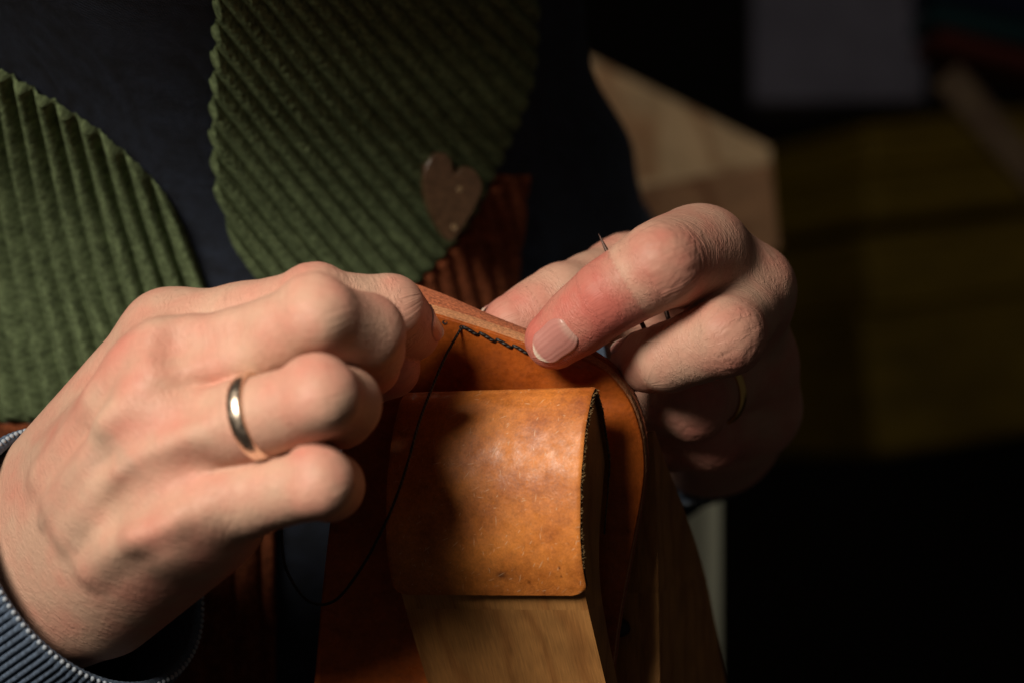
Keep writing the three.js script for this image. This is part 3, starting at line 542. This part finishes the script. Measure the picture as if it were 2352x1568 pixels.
const pad = part('leather_pad', sheet(90, 260, padOut, JB), M.pad, clam, 'scratched tan leather pad folded over the top of the jaw');
const sideStrip = (u0) => sheet(360, 6, (u, v) => { const a = padOut(u0, u).p, b = padIn(u0, u).p, p = a.lerp(b, v), r = (0.35 * Math.abs(ns(u * 220, v * 5, u0)) + 0.18 * ns(u * 60, 2)) * Math.sin(Math.PI * clamp(v, 0.05, 0.95)); p.addScaledVector(jw, (u0 ? 1 : -1) * r); return { p, uv: [u * 8, v * 0.2] }; }, JB);
part('pad_edge', mergeGeometries([sideStrip(1), sheet(60, 4, (u, v) => { const a = padOut(u, 0).p, b = padIn(u, 0).p; return { p: a.lerp(b, v), uv: [u * 4, v * 0.2] }; }, JB)]), M.darkEdge, pad, 'frayed black edge of the pad');
const fib = [];   // frayed fibres on the cut side
for (let i = 0; i < 420; i++) {
  const s = rnd(), v = rnd(), a = padOut(1, lerp(0.08, 0.97, s)).p, b = padIn(1, lerp(0.08, 0.97, s)).p, p = a.lerp(b, lerp(0.1, 0.95, v)), d = V(0.9, (rnd() - 0.5) * 1.2, 0.2 + (rnd() - 0.5)).normalize().multiplyScalar(0.12 + 0.6 * rnd() * rnd());
  fib.push(tube([p, p.clone().addScaledVector(d, 0.5), p.clone().add(d).add(V(0, (rnd() - 0.5) * 0.4, 0))], 0.07, JB, 4, 4));
}
const fibres = part('frayed_fibres', mergeGeometries(fib), std({ color: rgb(0.30, 0.19, 0.08), roughness: 0.9 }), pad); fibres.userData.kind = 'stuff';
// back jaw: splays away behind the leather
const Bf = curve([[1012, 40], [1100, 42], [1300, 44], [1780, 47]]), Bb = curve([[1012, 42], [1085, 50], [1225, 68], [1400, 87], [1568, 99], [1780, 112]]);
part('back_jaw', jawSolid(1012, 1780, Bf, Bb, -28, 28), M.pine, clam, 'back jaw of the clam that splays away behind the leather');
part('bolt', (() => { const b = PX(1421, 1441, -19), g = new THREE.LatheGeometry([[0.0001, 3], [3.2, 2.8], [4.2, 1.6], [4.4, -1.5]].map(([r, y]) => new THREE.Vector2(r / 1000, y / 1000)), 28); g.rotateX(Math.PI / 2); g.scale(0.65, 0.5, 1); g.translate((b.x - JB.x) / 1000, (b.y - JB.y) / 1000, (b.z - JB.z) / 1000); return g; })(), std({ color: rgb(0.012, 0.01, 0.01), roughness: 0.5 }), clam);

// ---------------------------------------------------------------- rings, thread, needles, heart
function ringOn(name, f, bone, t, band, width, mat, label, category) {
  const c = f.P[bone].clone().lerp(f.P[bone + 1], t), ax = f.P[bone + 1].clone().sub(f.P[bone]).normalize(), o = thing(name, label, category, c);
  const prof = []; const n = 16; for (let i = 0; i <= n; i++) { const a = -Math.PI / 2 + Math.PI * i / n; prof.push(new THREE.Vector2(band.r / 1000 + band.t / 1000 * Math.max(0, Math.cos(a)) ** 0.7, width / 2000 * Math.sin(a))); } prof.push(new THREE.Vector2((band.r - 0.1) / 1000, 0)); prof.push(prof[0].clone());
  const g = new THREE.LatheGeometry(prof, 96); g.applyQuaternion(new THREE.Quaternion().setFromUnitVectors(V(0, 1, 0), ax)); if (band.off) g.translate(band.off.x / 1000, band.off.y / 1000, band.off.z / 1000);
  part('band', g, mat, o);
}
const scuff = texture(256, 256, (u, v) => grey(0.2 + 0.4 * Math.max(0, fbm(u * 40, v * 8, 3, 4)) + 0.15 * rnd()), false);
M.silver = std({ color: rgb(0.86, 0.72, 0.58), metalness: 1, roughness: 1, roughnessMap: scuff });
M.gold = std({ color: rgb(0.80, 0.55, 0.20), metalness: 1, roughness: 0.28 });
ringOn('silver_ring', handA.fingers[2], 0, 0.60, { r: 8.25, t: 1.25 }, 3.6, M.silver, 'polished silver ring on the finger of the hand pulling the thread', 'ring');
ringOn('gold_ring', handB.fingers[2], 0, 0.66, { r: 8.9, t: 1.1 }, 2.4, M.gold, 'thin gold ring on a shaded finger of the hand holding the needles', 'ring');
const tb = V(-10, -50, 18);
const th0 = thing('thread', 'loose dark sewing thread hanging in a loop from the last stitch', 'thread', tb);
part('strand', tube([onHide(1062, 750, -0.6), onHide(1057, 758, 0.6), R(1022, 820, 5), R(988, 900, 12), R(962, 970, 18), R(940, 1050, 21), R(915, 1128, 22), R(888, 1194, 22), R(850, 1270, 20), R(812, 1330, 17), R(775, 1374, 14), R(738, 1388, 12), R(700, 1374, 10), R(668, 1330, 9), R(650, 1280, 9), R(645, 1200, 10)], 0.34, tb, 220, 8), M.thread, th0);
M.steel = std({ color: rgb(0.09, 0.055, 0.045), metalness: 0.6, roughness: 0.4 });
function needle(a, b, label) {
  const c = a.clone().lerp(b, 0.5), o = thing('needle', label, 'needle', c, undefined);
  part('shaft', tube([a, a.clone().lerp(b, 0.33), a.clone().lerp(b, 0.66), b], 0.58, c, 40, 10, (t) => Math.min(1, 0.12 + t * 5)), M.steel, o);
}
needle(R(1375, 537, -8), R(1500, 795, -4), 'steel needle whose point shows above the pinching forefinger');
needle(R(1523, 690, -10), R(1548, 775, -6), 'second needle, its short end showing between the two bent fingers');
const heartP = torsoAt(1000, 450), hb = heartP.clone().addScaledVector(torsoN(heartP.x, heartP.y), 5.6);
const heart = thing('heart_brooch', 'glossy brown heart shaped brooch pinned on the green corduroy', 'brooch', hb);
{
  const pts = [[1016, 388], [1011, 368], [1003, 349], [990, 340], [970, 344], [956, 362], [949, 387], [952, 411], [961, 453], [978, 493], [1000, 528], [1014, 537], [1026, 527], [1045, 496], [1065, 460], [1077, 424], [1075, 403], [1064, 384], [1048, 373], [1030, 376]];
  const curveP = new THREE.CatmullRomCurve3(pts.map(([x, y]) => V((x - 1014) * 0.136 / 1000, (452 - y) * 0.124 / 1000, 0)), true, 'catmullrom', 0.5).getSpacedPoints(90);
  const g = new THREE.ExtrudeGeometry(new THREE.Shape(curveP.map((p) => new THREE.Vector2(p.x, p.y))), { depth: 0.0022, bevelEnabled: true, bevelSize: 0.0004, bevelOffset: -0.0004, bevelThickness: 0.0007, bevelSegments: 5, curveSegments: 12 });
  g.applyQuaternion(new THREE.Quaternion().slerp(new THREE.Quaternion().setFromUnitVectors(V(0, 0, 1), torsoN(heartP.x, heartP.y)), 0.6));
  const uv = g.attributes.uv; for (let i = 0; i < uv.count; i++) uv.setXY(i, uv.getX(i) * 40, uv.getY(i) * 40);
  part('heart', g, new THREE.MeshPhysicalMaterial({ map: texture(256, 256, (u, v) => { const k = 1 + 1.0 * fbm(u * 14, v * 14, 5, 4); return lin(0.085 * k, 0.048 * k, 0.025 * k); }), roughness: 0.35, clearcoat: 0.6, clearcoatRoughness: 0.25, bumpMap: fuzz, bumpScale: 0.0002 }), heart);
  const ringg = new THREE.TorusGeometry(0.00055, 0.00014, 8, 20), wax = std({ color: rgb(0.35, 0.24, 0.12), roughness: 0.3 });
  for (const [x, y] of [[1040, 425], [1028, 512]]) { const q = ringg.clone(); q.translate((x - 1014) * 0.118 / 1000, (452 - y) * 0.118 / 1000, 0.0030); part('bubble', q, wax, heart); }
}

// ---------------------------------------------------------------- dim background
const boxAt = (name, label, cat, c, [w, h, d], yaw, mat, group) => {
  const o = thing(name, label, cat, c, group); o.rotateY(yaw); return { o, body: part('body', new RoundedBoxGeometry(w / 1000, h / 1000, d / 1000, 3, 0.0025), mat, o) };
};
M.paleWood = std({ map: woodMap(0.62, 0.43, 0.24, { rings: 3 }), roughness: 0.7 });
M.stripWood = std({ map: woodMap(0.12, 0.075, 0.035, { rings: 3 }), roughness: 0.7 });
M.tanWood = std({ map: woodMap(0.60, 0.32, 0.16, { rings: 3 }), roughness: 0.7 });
{
  const z = -420, base = PX(1560, 400, z), o = thing('wooden_box', 'pale wooden box standing out of focus behind the raised hand', 'box', base);
  const q = (px, py, zz) => { const p = PX(px, py, zz); return p; };
  const face = (pts, mat, name) => { const pos = [], uv = []; for (const p of pts) pos.push(p.x, p.y, p.z); for (const u of [[0, 0], [1, 0], [1, 1], [0, 1]]) uv.push(...u); part(name, geo(pos, [0, 1, 2, 0, 2, 3], uv, null, base), mat, o); };
  const A = q(1260, 470, -380), B = q(1772, 376, -380), C = q(1768, 338, -520), D = q(1270, 90, -520), A2 = q(1270, 700, -380), B2 = q(1790, 575, -380), C2_ = q(1786, 560, -520), D2_ = q(1275, 600, -520);
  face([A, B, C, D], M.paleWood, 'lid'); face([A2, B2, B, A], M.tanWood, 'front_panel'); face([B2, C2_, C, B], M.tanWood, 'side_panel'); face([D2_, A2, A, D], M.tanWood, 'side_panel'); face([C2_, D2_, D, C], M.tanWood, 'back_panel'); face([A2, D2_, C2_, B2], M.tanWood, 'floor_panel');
}
M.yellow = std({ map: texture(128, 128, (u, v) => { const k = 1 + 0.6 * fbm(u * 6, v * 6, 2, 4); return lin(0.32 * k, 0.215 * k, 0.01 * k); }), roughness: 0.6 });
{
  const rows = [[1985, 415, 190], [2165, 415, 250], [2180, 590, 240], [2190, 800, 240]];
  [['uppermost', 320, 34], ['second', 425, 36], ['third', 585, 50], ['lowest', 820, 86]].forEach(([w, py, h], i) => {
    const c = PX(2190, py + 22, -1050), o = thing('yellow_crate', `dark yellow crate, ${w} of the stack beyond the hands`, 'crate', c, 'stacked yellow crates'); o.rotateZ(0.13); o.rotateY(0.35);
    part('body', new RoundedBoxGeometry(0.25, (h * 1.2 - 9) / 1000, 0.2, 3, 0.006), M.yellow, o);
    const lip = part('rim', new RoundedBoxGeometry(0.257, 0.007, 0.207, 2, 0.002), M.yellow, o); lip.position.y = (h * 1.2 - 9) / 2000 - 0.005;
  });
}
M.paleBlue = std({ map: texture(128, 128, (u, v) => { const k = 1 + 0.3 * fbm(u * 5, v * 5, 2, 4); return lin(0.27 * k, 0.27 * k, 0.36 * k); }), roughness: 0.8 });
boxAt('storage_box', 'tall bluish grey box standing on the yellow crates, out of focus', 'box', PX(1925, 40, -950), [111, 121, 84], -0.15, M.paleBlue);
const cloth = (n, c, label, px, py, rot) => { const o = thing('folded_cloth', label, 'cloth', PX(px, py, -790)); o.rotateZ(rot); part('fold', new RoundedBoxGeometry(0.1, 0.012, 0.07, 4, 0.005), std({ color: c, roughness: 0.95 }), o); };
cloth('c', rgb(0.01, 0.02, 0.06), 'dark blue folded cloth at the top of the shelf stack', 2300, 28, -0.22);
cloth('c', rgb(0.01, 0.06, 0.07), 'dark teal folded cloth between the blue and the red one', 2300, 88, -0.22);
cloth('c', rgb(0.12, 0.02, 0.012), 'dark red folded cloth under the teal one', 2310, 150, -0.26);
{ const o = thing('wooden_strip', 'brown wooden strip leaning across the yellow crates', 'strip', PX(2300, 320, -640)); o.rotateZ(-0.85); part('board', new RoundedBoxGeometry(0.09, 0.018, 0.008, 2, 0.002), M.stripWood, o); }
{ const c = PX(1585, 1430, -300), o = thing('table_leg', 'pale grey green post standing behind the wooden clam', 'post', c); part('post', new RoundedBoxGeometry(0.022, 0.13, 0.022, 5, 0.008), std({ color: rgb(0.66, 0.68, 0.52), roughness: 0.6 }), o); }
// dark wall far behind
{ const w = new THREE.Mesh(new THREE.BoxGeometry(6, 5, 0.1), std({ color: rgb(0.02, 0.018, 0.016), roughness: 0.95 })); w.name = 'wall'; w.position.set(0, 1.1, -2.2); w.userData.kind = 'structure'; w.receiveShadow = true; scene.add(w); }

{ const f = new THREE.Mesh(new THREE.BoxGeometry(6, 0.1, 3), std({ color: rgb(0.02, 0.016, 0.012), roughness: 0.9 })); f.name = 'floor'; f.position.set(0, -0.05, -0.9); f.userData.kind = 'structure'; f.receiveShadow = true; scene.add(f); }

// ---------------------------------------------------------------- the lamps themselves
function lamp(name, label, at, aim, r, glow, back) {
  const a = V(...at), d = V(...aim).sub(a).normalize(), base = a.clone().addScaledVector(d, -back), o = thing(name, label, 'lamp', base);
  const q = new THREE.Quaternion().setFromUnitVectors(V(0, -1, 0), d), s = r / 1000;
  const shade = new THREE.LatheGeometry([[0.25, 0.9], [0.3, 0.95], [0.42, 0.9], [1.0, -0.35], [1.06, -0.36], [1.04, -0.3], [0.5, 0.98], [0.3, 1.06], [0.0001, 1.06]].map(([x, y]) => new THREE.Vector2(x * s * 1.25, y * s * 1.25)), 48); shade.applyQuaternion(q);
  part('lamp_shade', shade, std({ color: rgb(0.5, 0.5, 0.5), roughness: 0.5, side: THREE.DoubleSide }), o);
  const bulb = new THREE.CylinderGeometry(s * 0.85, s * 0.85, 0.006, 40); bulb.applyQuaternion(q);
  part('diffuser', bulb, std({ color: rgb(0.8, 0.8, 0.8), emissive: rgb(1, 0.88, 0.74), emissiveIntensity: glow }), o);
}
lamp('desk_lamp', 'desk lamp out of the frame that lights the work from the left', LAMP_AT, LAMP_AIM, 114, 3.2, 8);
lamp('pendant_lamp', 'dim lamp out of the frame over the shelves behind', PENDANT_AT, PENDANT_AIM, 45, 1, 8);

renderer.render(scene, camera);
